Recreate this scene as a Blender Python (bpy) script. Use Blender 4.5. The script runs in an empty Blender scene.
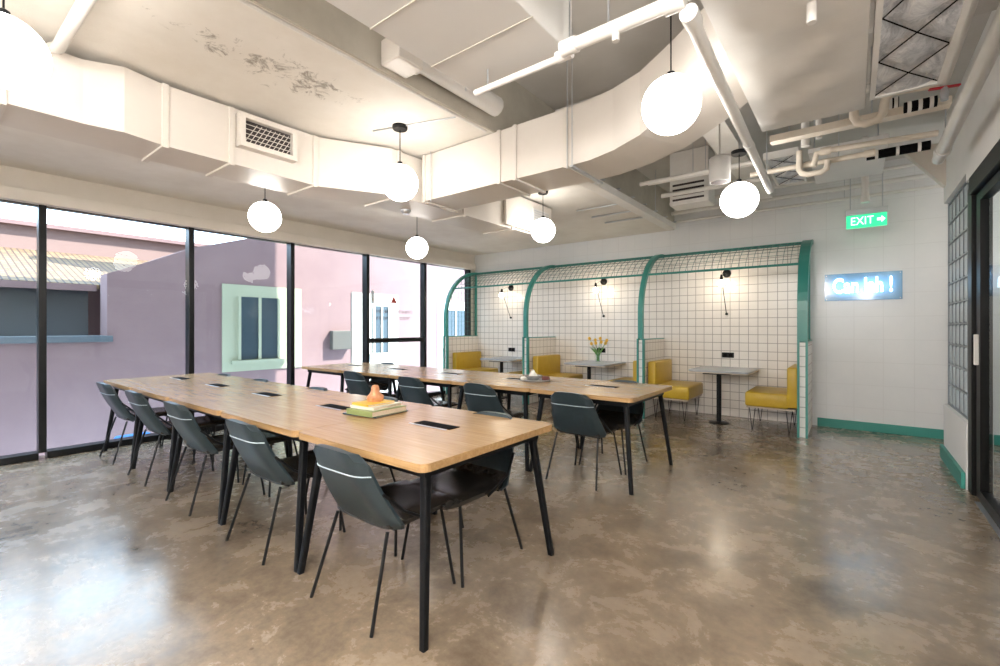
import bpy, bmesh, math, random
from mathutils import Vector, Matrix
random.seed(7)
D = bpy.data; SC = bpy.context.scene; COL = SC.collection
PI = math.pi
# ------------------------------------------------------------------ materials
def mat(name, col, rough=0.5, metal=0.0, emit=None, estr=0.0, coat=0.0, spec=0.5):
    m = D.materials.new(name); m.use_nodes = True
    b = m.node_tree.nodes['Principled BSDF']
    b.inputs['Base Color'].default_value = (*col, 1)
    b.inputs['Roughness'].default_value = rough
    b.inputs['Metallic'].default_value = metal
    b.inputs['Specular IOR Level'].default_value = spec
    b.inputs['Coat Weight'].default_value = coat
    if emit:
        b.inputs['Emission Color'].default_value = (*emit, 1)
        b.inputs['Emission Strength'].default_value = estr
    return m
def nodes(m):
    nt = m.node_tree
    return nt, nt.nodes['Principled BSDF']
def N(nt, t, **kw):
    n = nt.nodes.new(t)
    for k, v in kw.items():
        if k in n.inputs: n.inputs[k].default_value = v
        else: setattr(n, k, v)
    return n
def coords(nt, scale=(1, 1, 1), rot=(0, 0, 0), loc=(0, 0, 0)):
    g = N(nt, 'ShaderNodeNewGeometry'); mp = N(nt, 'ShaderNodeMapping')
    mp.inputs['Scale'].default_value = scale; mp.inputs['Rotation'].default_value = rot; mp.inputs['Location'].default_value = loc
    nt.links.new(g.outputs['Position'], mp.inputs['Vector']); return mp.outputs['Vector']
def ramp(nt, fac, stops):
    r = N(nt, 'ShaderNodeValToRGB'); e = r.color_ramp.elements
    while len(e) < len(stops): e.new(0.5)
    for el, (p, c) in zip(e, stops):
        el.position = p; el.color = (*c, 1)
    nt.links.new(fac, r.inputs['Fac']); return r.outputs['Color']
def noise(nt, vec, sc, det=6, rough=0.6, dist=0.0):
    n = N(nt, 'ShaderNodeTexNoise'); n.inputs['Scale'].default_value = sc; n.inputs['Detail'].default_value = det
    n.inputs['Roughness'].default_value = rough; n.inputs['Distortion'].default_value = dist
    nt.links.new(vec, n.inputs['Vector']); return n.outputs['Fac']
def mixc(nt, fac, a, b, mode='MIX'):
    m = N(nt, 'ShaderNodeMix', data_type='RGBA', blend_type=mode)
    for s, v in ((0, fac), (6, a), (7, b)):
        if hasattr(v, 'links') or hasattr(v, 'is_linked'): nt.links.new(v, m.inputs[s])
        elif s == 0: m.inputs[0].default_value = v
        else: m.inputs[s].default_value = (*v, 1)
    return m.outputs[2]
def bump(nt, b, h, strength=0.1, dist=0.01):
    bp = N(nt, 'ShaderNodeBump'); bp.inputs['Strength'].default_value = strength; bp.inputs['Distance'].default_value = dist
    nt.links.new(h, bp.inputs['Height']); nt.links.new(bp.outputs['Normal'], b.inputs['Normal'])

M = {}
def mk_floor():
    m = mat('polished_concrete', (.25, .2, .16), .2, spec=.6, coat=.35); nt, b = nodes(m)
    v = coords(nt)
    n1 = noise(nt, v, .8, 8, .65, .3); n2 = noise(nt, v, 3.0, 12, .72, .25); n3 = noise(nt, v, 26, 5, .6)
    c1 = ramp(nt, n1, [(.36, (.105, .078, .055)), (.5, (.26, .198, .138)), (.68, (.43, .335, .24))])
    c2 = ramp(nt, n2, [(.38, (.125, .096, .07)), (.52, (.31, .238, .167)), (.70, (.48, .385, .285))])
    c = mixc(nt, .5, c1, c2)
    c3 = ramp(nt, n3, [(.38, (.70, .68, .66)), (.6, (1.0, 1.0, 1.0))])
    c = mixc(nt, .5, c, c3, 'MULTIPLY')
    vo = N(nt, 'ShaderNodeTexVoronoi'); vo.inputs['Scale'].default_value = 5; nt.links.new(v, vo.inputs['Vector'])
    sp = ramp(nt, vo.outputs['Distance'], [(.03, (.25, .22, .2)), (.06, (1, 1, 1))])
    c = mixc(nt, .6, c, sp, 'MULTIPLY')
    nt.links.new(c, b.inputs['Base Color'])
    r = ramp(nt, n2, [(.35, (.16,)*3), (.65, (.34,)*3)]); nt.links.new(r, b.inputs['Roughness'])
    bump(nt, b, noise(nt, v, 6, 5, .55, .3), .08, .02)
    b.inputs['Coat Roughness'].default_value = .18
    return m
def mk_ceiling():
    m = mat('painted_slab', (.74, .70, .64), .75); nt, b = nodes(m)
    v = coords(nt)
    n1 = noise(nt, v, 2.2, 6); c = ramp(nt, n1, [(.3, (.70, .66, .60)), (.7, (.80, .77, .72))])
    # dirt patch in the plaster near the beam
    v2 = coords(nt, (1, 1, 1), (0, 0, 0), (2.83, -1.45, 0)); v2n = N(nt, 'ShaderNodeVectorMath', operation='LENGTH')
    sc = N(nt, 'ShaderNodeVectorMath', operation='MULTIPLY'); sc.inputs[1].default_value = (2.6, .95, 0)
    nt.links.new(v2, sc.inputs[0]); nt.links.new(sc.outputs[0], v2n.inputs[0])
    n2 = noise(nt, v, 9, 8, .75, .6)
    ma = N(nt, 'ShaderNodeMath', operation='MULTIPLY_ADD'); ma.inputs[1].default_value = -.28
    nt.links.new(v2n.outputs['Value'], ma.inputs[0]); nt.links.new(n2, ma.inputs[2])
    st = ramp(nt, ma.outputs[0], [(.44, (1, 1, 1)), (.53, (.42, .40, .38))])
    c = mixc(nt, .95, c, st, 'MULTIPLY'); nt.links.new(c, b.inputs['Base Color'])
    bump(nt, b, n2, .25, .01); return m
def mk_noise(name, c0, c1, sc, rough, bs=0.0, **k):
    m = mat(name, c0, rough, **k); nt, b = nodes(m); v = coords(nt)
    n = noise(nt, v, sc, 6); nt.links.new(ramp(nt, n, [(.35, c0), (.65, c1)]), b.inputs['Base Color'])
    if bs: bump(nt, b, n, bs, .01)
    return m
def mk_tile(name, size, ca, cb, grout, axes='xz', gw=.045, off=(0, 0)):
    m = mat(name, ca, .22); nt, b = nodes(m)
    g = N(nt, 'ShaderNodeNewGeometry'); s = N(nt, 'ShaderNodeSeparateXYZ'); nt.links.new(g.outputs['Position'], s.inputs[0])
    outs = []
    for i, ax in enumerate(axes):
        d = N(nt, 'ShaderNodeMath', operation='MULTIPLY_ADD'); d.inputs[1].default_value = 1/size; d.inputs[2].default_value = 100+off[i]
        nt.links.new(s.outputs[ax.upper()], d.inputs[0])
        f = N(nt, 'ShaderNodeMath', operation='FRACT'); nt.links.new(d.outputs[0], f.inputs[0])
        a = N(nt, 'ShaderNodeMath', operation='SUBTRACT'); a.inputs[1].default_value = .5; nt.links.new(f.outputs[0], a.inputs[0])
        q = N(nt, 'ShaderNodeMath', operation='ABSOLUTE'); nt.links.new(a.outputs[0], q.inputs[0]); outs.append(q.outputs[0])
    mx = N(nt, 'ShaderNodeMath', operation='MAXIMUM'); nt.links.new(outs[0], mx.inputs[0]); nt.links.new(outs[1], mx.inputs[1])
    gt = N(nt, 'ShaderNodeMath', operation='GREATER_THAN'); gt.inputs[1].default_value = .5-gw; nt.links.new(mx.outputs[0], gt.inputs[0])
    n = noise(nt, coords(nt), 5, 3); base = ramp(nt, n, [(.3, ca), (.7, cb)])
    nt.links.new(mixc(nt, gt.outputs[0], base, grout), b.inputs['Base Color'])
    return m
def mk_wood():
    m = mat('oak_veneer', (.6, .42, .25), .27, coat=.35); nt, b = nodes(m); b.inputs['Coat Roughness'].default_value = .26
    v = coords(nt, (1.2, 22, 22)); n = noise(nt, v, 2.2, 8, .6, .4)
    c = ramp(nt, n, [(.3, (.38, .225, .095)), (.55, (.46, .285, .13)), (.75, (.54, .355, .18))])
    v2 = coords(nt, (2.0, 90, 90)); n2 = noise(nt, v2, 3, 4)
    c = mixc(nt, .25, c, ramp(nt, n2, [(.4, (.7, .6, .5)), (.6, (1, 1, 1))]), 'MULTIPLY')
    nt.links.new(c, b.inputs['Base Color']); bump(nt, b, n2, .03, .002); return m
def mk_glass(name='window_glass', tint=(.93, .97, .98)):
    m = D.materials.new(name); m.use_nodes = True; nt = m.node_tree; nt.nodes.clear()
    o = N(nt, 'ShaderNodeOutputMaterial'); mx = N(nt, 'ShaderNodeMixShader'); t = N(nt, 'ShaderNodeBsdfTransparent'); g = N(nt, 'ShaderNodeBsdfGlossy')
    t.inputs['Color'].default_value = (*tint, 1); g.inputs['Roughness'].default_value = .01
    f = N(nt, 'ShaderNodeFresnel'); f.inputs['IOR'].default_value = 1.5
    ge = N(nt, 'ShaderNodeNewGeometry'); mu = N(nt, 'ShaderNodeMath', operation='MULTIPLY'); iv = N(nt, 'ShaderNodeMath', operation='SUBTRACT'); iv.inputs[0].default_value = 1
    nt.links.new(ge.outputs['Backfacing'], iv.inputs[1]); fm = N(nt, 'ShaderNodeMath', operation='MULTIPLY'); fm.inputs[1].default_value = .45; nt.links.new(f.outputs[0], fm.inputs[0]); nt.links.new(fm.outputs[0], mu.inputs[0]); nt.links.new(iv.outputs[0], mu.inputs[1])
    nt.links.new(mu.outputs[0], mx.inputs[0]); nt.links.new(t.outputs[0], mx.inputs[1]); nt.links.new(g.outputs[0], mx.inputs[2])
    nt.links.new(mx.outputs[0], o.inputs['Surface']); return m
def mk_glassblock():
    m = mat('ribbed_glass', (.74, .82, .87), .15); nt, b = nodes(m)
    b.inputs['Transmission Weight'].default_value = .05; b.inputs['IOR'].default_value = 1.3
    w = N(nt, 'ShaderNodeTexWave', wave_type='BANDS', bands_direction='Y'); w.inputs['Scale'].default_value = 16; w.inputs['Distortion'].default_value = 2
    nt.links.new(coords(nt), w.inputs['Vector']); bump(nt, b, w.outputs['Fac'], .5, .01); return m
def mk_roof():
    m = mat('clay_pantiles', (.7, .5, .4), .8); nt, b = nodes(m)
    v = coords(nt, (1, 1, 1)); w = N(nt, 'ShaderNodeTexBrick', offset=.5)
    w.inputs['Color1'].default_value = (.19, .125, .065, 1); w.inputs['Color2'].default_value = (.13, .075, .042, 1); w.inputs['Mortar'].default_value = (.045, .026, .02, 1)
    w.inputs['Scale'].default_value = 4.2; w.inputs['Mortar Size'].default_value = .05; w.inputs['Brick Width'].default_value = .7; w.inputs['Row Height'].default_value = .35
    nt.links.new(v, w.inputs['Vector']); nt.links.new(w.outputs['Color'], b.inputs['Base Color']); return m
def mk_foil():
    m = mat('quilted_foil', (.5, .52, .55), .42, metal=.15); nt, b = nodes(m); v = coords(nt, (1, .5, 1))
    n = noise(nt, v, 9, 6, .7, 1.2); nt.links.new(ramp(nt, n, [(.32, (.36, .38, .42)), (.5, (.66, .67, .70)), (.68, (.86, .86, .86))]), b.inputs['Base Color'])
    bump(nt, b, n, .8, .03); return m
def mk_frosted():
    m = mat('blue_glow_acrylic', (.28, .54, .80), .1); nt, b = nodes(m)  # clear panel; the neon's blue glow is put into its base colour
    b.inputs['Alpha'].default_value = .55; return m

M['floor'] = mk_floor(); M['ceil'] = mk_ceiling(); M['wood'] = mk_wood()
M['wall'] = mk_noise('white_plaster', (.82, .81, .795), (.86, .85, .835), 1.6, .7)
M['brickwhite'] = mk_tile('painted_brick', .3, (.80, .81, .82), (.83, .835, .84), (.77, .775, .78), 'xz', .015)
M['highceil'] = mk_noise('grey_soffit', (.56, .54, .51), (.64, .62, .59), 1.4, .8, .1)
M['olive'] = mk_noise('bare_concrete_edge', (.46, .43, .37), (.56, .53, .46), 3, .8, .2)
M['beige'] = mk_noise('beige_paint', (.70, .65, .58), (.74, .69, .625), 3, .5)
M['duct'] = mk_noise('duct_paint', (.66, .615, .565), (.71, .665, .615), 1.5, .42)
M['ductgrey'] = mk_noise('insulated_board', (.66, .65, .635), (.70, .69, .675), 2, .5)
M['canvas'] = mk_noise('coated_canvas', (.66, .635, .60), (.72, .70, .665), 2.2, .5, .35)
M['pipe'] = mk_noise('painted_pipe', (.74, .72, .69), (.79, .775, .75), 6, .4, .15)
M['pipebeige'] = mk_noise('lagged_pipe', (.76, .68, .58), (.82, .75, .65), 8, .6, .3)
M['foam'] = mat('black_foam', (.006, .006, .007), .8, spec=.05)
M['darkgrille'] = mat('grille_void', (.04, .03, .03), .7)
M['steel'] = mat('galvanised', (.55, .57, .6), .35, metal=.8)
M['tile'] = mk_tile('white_square_tile', .125, (.84, .79, .73), (.87, .825, .77), (.40, .355, .32), 'xz', .034)
M['tile_yz'] = mk_tile('white_square_tile_side', .125, (.84, .79, .73), (.87, .825, .77), (.46, .41, .37), 'yz', .034)
M['tile_end'] = mk_tile('white_edge_tile', .125, (.86, .86, .83), (.86, .86, .83), (.45, .47, .45), 'zz', .04)
M['teal'] = mat('teal_enamel', (.045, .27, .23), .32)
M['mesh'] = mat('teal_wire', (.015, .11, .095), .4)
M['tealbase'] = mat('teal_skirting', (.045, .30, .25), .45)
M['black'] = mat('black_powdercoat', (.006, .0065, .0075), .42, spec=.25)
M['leg'] = mat('black_table_leg', (.004, .005, .007), .4, spec=.25)
M['frame'] = mat('black_aluminium', (.006, .007, .009), .3, spec=.35)
M['leatherb'] = mk_noise('slate_leather_back', (.020, .034, .041), (.025, .040, .049), 30, .36, .05)
M['leather'] = mk_noise('black_leather', (.020, .0195, .0195), (.034, .030, .027), 40, .27, .08)
M['piping'] = mat('pale_piping', (.42, .5, .54), .3)
M['yellow'] = mk_noise('mustard_vinyl', (.52, .33, .022), (.57, .37, .03), 8, .38, .04)
M['laminate'] = mat('pale_grey_laminate', (.40, .42, .44), .25)
M['lamedge'] = mat('laminate_edge', (.52, .42, .32), .5)
M['glass'] = mk_glass(); M['gb'] = mk_glassblock(); M['gbj'] = mat('block_joint', (.26, .29, .31), .5)
M['foil'] = mk_foil()
M['globe'] = mat('opal_glass_lit', (.9, .9, .9), .3, emit=(1, .95, .88), estr=6.6)
M['fill_globe'] = mat('fill_lamp_glow', (.9, .9, .9), .3, emit=(1, .96, .91), estr=42)  # extra-strong glow for the unseen fill lamps
M['bulb'] = mat('bulb_lit', (.9, .9, .9), .3, emit=(1, .86, .66), estr=30)
M['neon'] = mat('neon_tube_lit', (.9, .95, 1), .3, emit=(.50, .80, 1), estr=2.5)
M['acrylic'] = mk_frosted()
M['exit'] = mat('exit_green_lit', (.05, .5, .28), .3, emit=(.01, .30, .12), estr=1.2)
M['exitw'] = mat('exit_white_lit', (.9, .95, .9), .3, emit=(.8, 1, .88), estr=.7)
M['red'] = mat('red_paint', (.5, .02, .03), .4)
M['redvinyl'] = mat('red_vinyl', (.55, .07, .05), .5)
M['decal'] = mat('grey_vinyl', (.12, .08, .08), .5)
M['blueblind'] = mat('white_blind', (.80, .78, .74), .6)
M['green'] = mat('green_cover', (.24, .29, .11), .45); M['yellowbook'] = mat('yellow_cover', (.75, .48, .06), .45)
M['navy'] = mat('navy_cover', (.03, .06, .10), .4); M['redbrown'] = mat('dark_red_cover', (.15, .05, .04), .5); M['paper'] = mk_noise('page_edges', (.62, .50, .38), (.72, .60, .47), 90, .8)
M['cream'] = mat('cream_cover', (.7, .68, .58), .5)
M['salt'] = mk_noise('orange_salt', (.52, .20, .085), (.62, .30, .15), 18, .45, .2)
M['greyceramic'] = mat('grey_ceramic', (.30, .30, .30), .4); M['whiteceramic'] = mat('white_ceramic', (.8, .78, .72), .3)
M['tulip'] = mat('yellow_petal', (.85, .50, .06), .5); M['stem'] = mat('green_stem', (.14, .30, .08), .5)
M['vase'] = mk_glass('vase_glass', (.85, .93, .90))
M['mauve'] = mk_noise('pink_render', (.225, .145, .150), (.25, .165, .168), 1.5, .9, .1)
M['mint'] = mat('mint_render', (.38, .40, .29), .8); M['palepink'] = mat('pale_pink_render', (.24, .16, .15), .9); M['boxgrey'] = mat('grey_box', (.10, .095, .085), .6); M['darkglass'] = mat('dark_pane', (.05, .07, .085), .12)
M['cream_r'] = mat('white_and_sunlit_mint_render', (.6, .6, .55), .8)  # also stands for mint bleached by the sun
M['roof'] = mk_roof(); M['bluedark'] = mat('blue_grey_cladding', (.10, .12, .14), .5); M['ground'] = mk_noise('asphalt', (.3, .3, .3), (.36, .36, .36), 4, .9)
M['bluesheet'] = mat('blue_sheet', (.03, .22, .6), .5)
M['door'] = mat('black_door_frame', (.003, .003, .003), .4, spec=.2)

# ------------------------------------------------------------------ mesh helpers
class B:
    def __init__(s): s.bm = bmesh.new()
    def quad(s, vs, faces):
        v = [s.bm.verts.new(Vector(p)) for p in vs]
        for f in faces:
            try: s.bm.faces.new([v[i] for i in f])
            except ValueError: pass
        return v
    def box(s, c, d, rz=0, bev=0, R=None, seg=2):
        t = bmesh.new(); bmesh.ops.create_cube(t, size=1)
        for v in t.verts: v.co = Vector((v.co.x*d[0], v.co.y*d[1], v.co.z*d[2]))
        if bev: bmesh.ops.bevel(t, geom=t.edges[:]+t.verts[:], offset=bev, segments=seg, affect='EDGES', profile=.5)
        mt = Matrix.Translation(Vector(c)) @ (R.to_4x4() if R else Matrix.Rotation(rz, 4, 'Z'))
        t.transform(mt); s.join(t); return s
    def join(s, t):
        me = D.meshes.new('tmp'); t.to_mesh(me); t.free(); s.bm.from_mesh(me); D.meshes.remove(me)
    def lohi(s, a, b, bev=0, seg=2):
        return s.box([(a[i]+b[i])/2 for i in range(3)], [abs(b[i]-a[i]) for i in range(3)], bev=bev, seg=seg)
    def tube(s, pts, r, n=10, cap=True):
        pts = [Vector(p) for p in pts]; rs = r if isinstance(r, (list, tuple)) else [r]*len(pts)
        rings = []; ref = None
        for i, p in enumerate(pts):
            a = pts[max(i-1, 0)]; b = pts[min(i+1, len(pts)-1)]; t = (b-a).normalized()
            if ref is None:
                ref = t.orthogonal().normalized()
            u = (ref - t*ref.dot(t)).normalized(); w = t.cross(u); ref = u
            k = 1.0
            if 0 < i < len(pts)-1:
                d1 = (pts[i]-pts[i-1]).normalized(); k = 1/max(.5, d1.dot(t))
            rings.append([s.bm.verts.new(p+(u*math.cos(2*PI*j/n)+w*math.sin(2*PI*j/n))*rs[i]) for j in range(n)])
        for A, C in zip(rings, rings[1:]):
            for j in range(n): s.bm.faces.new((A[j], A[(j+1) % n], C[(j+1) % n], C[j]))
        if cap:
            s.bm.faces.new(rings[0][::-1]); s.bm.faces.new(rings[-1])
        return s
    def lathe(s, prof, c=(0, 0, 0), n=24, axis=None):
        c = Vector(c); rings = []; Rm = Matrix.Identity(3)
        if axis is not None: Rm = Vector((0, 0, 1)).rotation_difference(Vector(axis)).to_matrix()
        for r, z in prof:
            if r < 1e-5: rings.append([s.bm.verts.new(c+Rm@Vector((0, 0, z)))])
            else: rings.append([s.bm.verts.new(c+Rm@Vector((r*math.cos(2*PI*j/n), r*math.sin(2*PI*j/n), z))) for j in range(n)])
        for A, C in zip(rings, rings[1:]):
            for j in range(n):
                k = (j+1) % n
                if len(A) == 1 and len(C) == 1: continue
                if len(A) == 1: s.bm.faces.new((A[0], C[k], C[j]))
                elif len(C) == 1: s.bm.faces.new((A[j], A[k], C[0]))
                else: s.bm.faces.new((A[j], A[k], C[k], C[j]))
        if len(rings[0]) > 1: s.bm.faces.new(rings[0][::-1])
        if len(rings[-1]) > 1: s.bm.faces.new(rings[-1])
        return s
    def prism(s, poly, ax, a, b):
        # poly in the two axes other than ax
        def P(p, t):
            l = list(p); l.insert(ax, t); return Vector(l)
        A = [s.bm.verts.new(P(p, a)) for p in poly]; C = [s.bm.verts.new(P(p, b)) for p in poly]
        n = len(poly); s.bm.faces.new(A); s.bm.faces.new(C[::-1])
        for i in range(n): s.bm.faces.new((A[i], C[i], C[(i+1) % n], A[(i+1) % n]))
        return s
    def loft(s, secs):
        rings = [[s.bm.verts.new(Vector(p)) for p in q] for q in secs]; n = len(rings[0])
        for A, C in zip(rings, rings[1:]):
            for j in range(n): s.bm.faces.new((A[j], A[(j+1) % n], C[(j+1) % n], C[j]))
        s.bm.faces.new(rings[0][::-1]); s.bm.faces.new(rings[-1]); return s
    def sphere(s, c, r, u=24, v=14, sc=(1, 1, 1)):
        t = bmesh.new(); bmesh.ops.create_uvsphere(t, u_segments=u, v_segments=v, radius=r)
        for q in t.verts: q.co = Vector((q.co.x*sc[0], q.co.y*sc[1], q.co.z*sc[2]))
        t.transform(Matrix.Translation(Vector(c))); s.join(t); return s
    def make(s, name, m, parent=None, smooth=False, loc=None, label=None):
        bmesh.ops.recalc_face_normals(s.bm, faces=s.bm.faces[:])
        me = D.meshes.new(name); s.bm.to_mesh(me); s.bm.free()
        me.materials.append(m)
        if smooth:
            for p in me.polygons: p.use_smooth = True
            try: me.set_sharp_from_angle(angle=math.radians(38))
            except Exception: pass
        o = D.objects.new(name, me); COL.objects.link(o)
        if parent: o.parent = parent
        if loc: o.location = loc
        if label: o['label'] = label
        return o
def thing(name, label, cat, loc=(0, 0, 0), rz=0, group=None):
    o = D.objects.new(name, None); COL.objects.link(o); o.location = loc; o.rotation_euler = (0, 0, rz); o.empty_display_size = .1
    o['label'] = label; o['category'] = cat
    if group: o['group'] = group
    return o
def tag(o, label, cat, group=None):
    o['label'] = label; o['category'] = cat
    if group: o['group'] = group
    return o
def struct(o, label=None):
    o['kind'] = 'structure'
    if label: o['label'] = label
    return o
def dup(root, loc=None, rz=None, label=None, group=None):
    r = root.copy(); COL.objects.link(r)
    if loc is not None: r.location = loc
    if rz is not None: r.rotation_euler = (0, 0, rz)
    if label: r['label'] = label
    if group: r['group'] = group
    for ch in list(root.children):
        c = ch.copy(); COL.objects.link(c); c.parent = r
        for g in list(ch.children):
            d = g.copy(); COL.objects.link(d); d.parent = c
    return r
def rrect(x0, y0, x1, y1, r, n=5):
    pts = []
    for cx, cy, a in ((x1-r, y1-r, 0), (x0+r, y1-r, 90), (x0+r, y0+r, 180), (x1-r, y0+r, 270)):
        for k in range(n+1):
            t = math.radians(a+90*k/n); pts.append((cx+r*math.cos(t), cy+r*math.sin(t)))
    return pts
def text_mesh(name, txt, size, extr, m, parent, loc, rot, bev=0.0, width=1.0, off=0.0):
    cu = D.curves.new(name, 'FONT'); cu.body = txt; cu.size = size; cu.extrude = extr; cu.bevel_depth = bev; cu.align_x = 'CENTER'; cu.align_y = 'CENTER'; cu.offset = off
    t = D.objects.new('tmp', cu); COL.objects.link(t)
    dg = bpy.context.evaluated_depsgraph_get(); me = D.meshes.new_from_object(t.evaluated_get(dg)); me.name = name
    D.objects.remove(t); D.curves.remove(cu)
    me.materials.clear(); me.materials.append(m)
    o = D.objects.new(name, me); COL.objects.link(o); o.parent = parent; o.location = loc; o.rotation_euler = rot; o.scale = (width, 1, 1); return o

# ------------------------------------------------------------------ room shell
WX, RX, BY, RY = -6.66, .74, 7.7, -3.0       # window wall, right wall, back wall, rear wall
LZ, HZ = 2.96, 3.5                           # low slab, high soffit
struct(B().lohi((WX-.15, RY, -.2), (4.5, BY+.2, 0)).make('floor', M['floor']), 'mottled brown polished concrete floor')
struct(B().lohi((WX-.15, RY, LZ), (-2.35, BY+.2, 3.55)).make('ceiling', M['ceil']), 'beige painted low ceiling slab with dark stain')
struct(B().lohi((-2.35, RY, HZ), (4.5, BY+.2, HZ+.06)).make('ceiling', M['highceil']), 'high grey soffit above the services')
struct(B().lohi((-2.35, RY, LZ-.0), (-2.335, BY, HZ)).make('trim_1', M['olive']), 'concrete edge of the low slab')
b = B(); b.lohi((WX-.02, BY, 0), (-.50, BY+.2, 2.55)); struct(b.make('wall_back', M['tile']), 'white square tiled back wall of the booths')
b = B(); b.lohi((-.50, BY, 0), (4.5, BY+.2, HZ)); b.lohi((WX-.02, BY, 2.55), (-.50, BY+.2, HZ)); struct(b.make('wall_back_plain', M['brickwhite']), 'plain white back wall under the neon sign and above the booths')
D.objects['wall_back_plain'].name = 'wall_north'
struct(B().lohi((WX-.15, RY-.2, 0), (4.5, RY, HZ+.05)).make('wall_rear', M['wall']))
struct(B().lohi((4.5, RY-.2, 0), (4.7, BY+.2, HZ+.05)).make('wall_east', M['wall']))
# right wall: header, low wall, pier behind the camera
b = B(); b.lohi((RX, RY, 2.64), (RX+.16, 6.6, HZ)); b.lohi((RX, 5.40, 0), (RX+.16, 6.6, .56)); b.lohi((RX, RY, 0), (RX+.16, 2.6, 2.64)); b.lohi((RX, 2.6, 2.56), (RX+.16, 5.40, 2.64))
struct(b.make('wall_right', M['wall']), 'white right wall around the glass blocks and door')
b = B(); b.lohi((WX-.15, RY, -.2), (WX, RY+.9, 2.62)); b.lohi((WX-.15, RY, 2.62), (WX, BY, 3.0)); b.lohi((WX-.15, 7.54, 0), (WX, BY, 2.62)); struct(b.make('wall_left', M['beige']), 'beige head above the windows')
struct(B().lohi((WX, RY, 2.62), (WX+.10, 7.62, 2.745), bev=.006).make('trim_2', M['beige']), 'long blind box above the windows')
struct(B().lohi((-.40, BY-.022, 0), (4.4, BY, .115), bev=.004).make('baseboard_back', M['tealbase']), 'teal skirting on the back wall')
struct(B().lohi((RX-.028, 5.42, 0), (RX, 6.63, .135), bev=.004).make('baseboard_right', M['tealbase']), 'teal skirting below the glass blocks')
b = B().lohi((WX-.15, -1.5, 3.56), (4.7, BY+.3, 3.75)); struct(b.make('trim_3', M['ground']), 'flat roof over the room')
# unseen block added above the room to keep sun off part of the facing wall
struct(B().lohi((WX-.15, -7.5, 3.76), (4.7, 7.5, 8.4)).make('sun_block', M['cream_r']), 'unseen block added to shade the facing wall')
struct(B().lohi((WX-.16, -7.5, -3), (WX, RY-.2, 3.56)).make('wall_outside', M['cream_r']))
# bulkhead over the passage
b = B().prism([(.40, 3.24), (.73, 2.80), (.80, 2.80), (.90, 2.86), (.90, 3.24)], 1, 6.45, 6.56)
struct(b.make('trim_4', M['beige']), 'sloping beige bulkhead over the passage')

# windows
ys = [-1.80, -.49, .855, 2.20, 3.52, 4.86, 6.20, 7.50]
for i in range(7):
    y0, y1 = ys[i], ys[i+1]
    fr = B()
    fr.lohi((WX-.10, y1-.03, .06), (WX+.03, y1+.03, 2.62), bev=.004)                      # mullion shared with next pane, at its far side
    if i == 0: fr.lohi((WX-.10, y0-.03, .06), (WX+.03, y0+.03, 2.62), bev=.004)
    fr.lohi((WX-.10, y0+.031, 0), (WX+.05, y1-.031, .07), bev=.004)
    fr.lohi((WX-.10, y0+.031, 2.612), (WX-.005, y1-.031, 2.62))
    if i == 5:
        fr.lohi((WX-.06, y0+.03, 1.09), (WX+.045, y1-.03, 1.17), bev=.004)
    w = struct(fr.make('window_%d' % (i+1), M['frame']), 'tall black framed window bay')
    B().lohi((WX-.03, y0+.02, .06), (WX-.018, y1-.02, 2.62)).make('pane', M['glass'], w)
    if i == 5: B().lohi((WX+.045, y0+.05, 1.78), (WX+.075, y0+.09, 2.0), bev=.004).make('window_latch', M['steel'], w)

# window sticker
dc = thing('window_sticker', 'red triangle sticker with two lines of small grey lettering on the window', 'sticker', (WX-.012, 5.48, 1.6))
B().prism([(-.10, .205), (.04, .205), (-.03, .335)], 0, 0, .002).make('triangle', M['redvinyl'], dc, label='red triangle')
for k, (za, L0, L1) in enumerate(((.045, -.44, .42), (-.075, -.44, .34))):
    b = B(); y = L0
    while y < L1:
        w = random.choice((.022, .028, .034))
        kind = random.random()
        if kind < .5: b.lohi((0, y, za-.028), (.002, y+.008, za+.028)); b.lohi((0, y, za+.02), (.002, y+w, za+.028))
        elif kind < .8: b.lohi((0, y, za-.028), (.002, y+.008, za+.028)); b.lohi((0, y+w-.008, za-.028), (.002, y+w, za+.028)); b.lohi((0, y, za-.004), (.002, y+w, za+.004))
        else: b.lohi((0, y, za-.028), (.002, y+w, za-.02)); b.lohi((0, y, za+.02), (.002, y+w, za+.028)); b.lohi((0, y+.4*w, za-.028), (.002, y+.7*w, za+.028))
        y += w+.011
        if random.random() < .12: y += .02
    b.make('lettering', M['decal'], dc, label='row of small grey letters')

# glass block screen and sliding door
gbk = B()
s = .1967
scr = thing('glass_block_screen', 'screen of square glass blocks set in the right wall beside the door', 'glass screen', (RX+.08, 6.0, .56))
j = B(); j.lohi((-.05, -.6, 0), (.05, -.588, 2.08)); j.lohi((-.05, .588, 0), (.05, .6, 2.08))
for k in range(1, 6): j.lohi((-.045, -.6+k*.2-.006, 0), (.045, -.6+k*.2+.006, 2.07))
for k in range(0, 11): j.lohi((-.047, -.6, k*.206), (.047, .6, k*.206+.012))
j.make('joint_grid', M['gbj'], scr)
gb0 = None
for r_ in range(10):
    for c_ in range(6):
        if gb0 is None: gb0 = B().box((0, 0, 0), (.08, .186, .192), bev=.018, seg=2).make('glass_block', M['gb'], scr, smooth=True); o = gb0
        else: o = gb0.copy(); COL.objects.link(o); o.parent = scr
        o.location = (0, -.5+c_*.2, 1*.109+r_*.206)
d = struct(B().lohi((RX+.01, 5.25, 0), (RX+.13, 5.40, 2.5), bev=.004).lohi((RX-.005, 2.6, 2.42), (RX+.13, 5.25, 2.56), bev=.004).make('door_1', M['door']), 'black sliding door with glass leaf')
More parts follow.
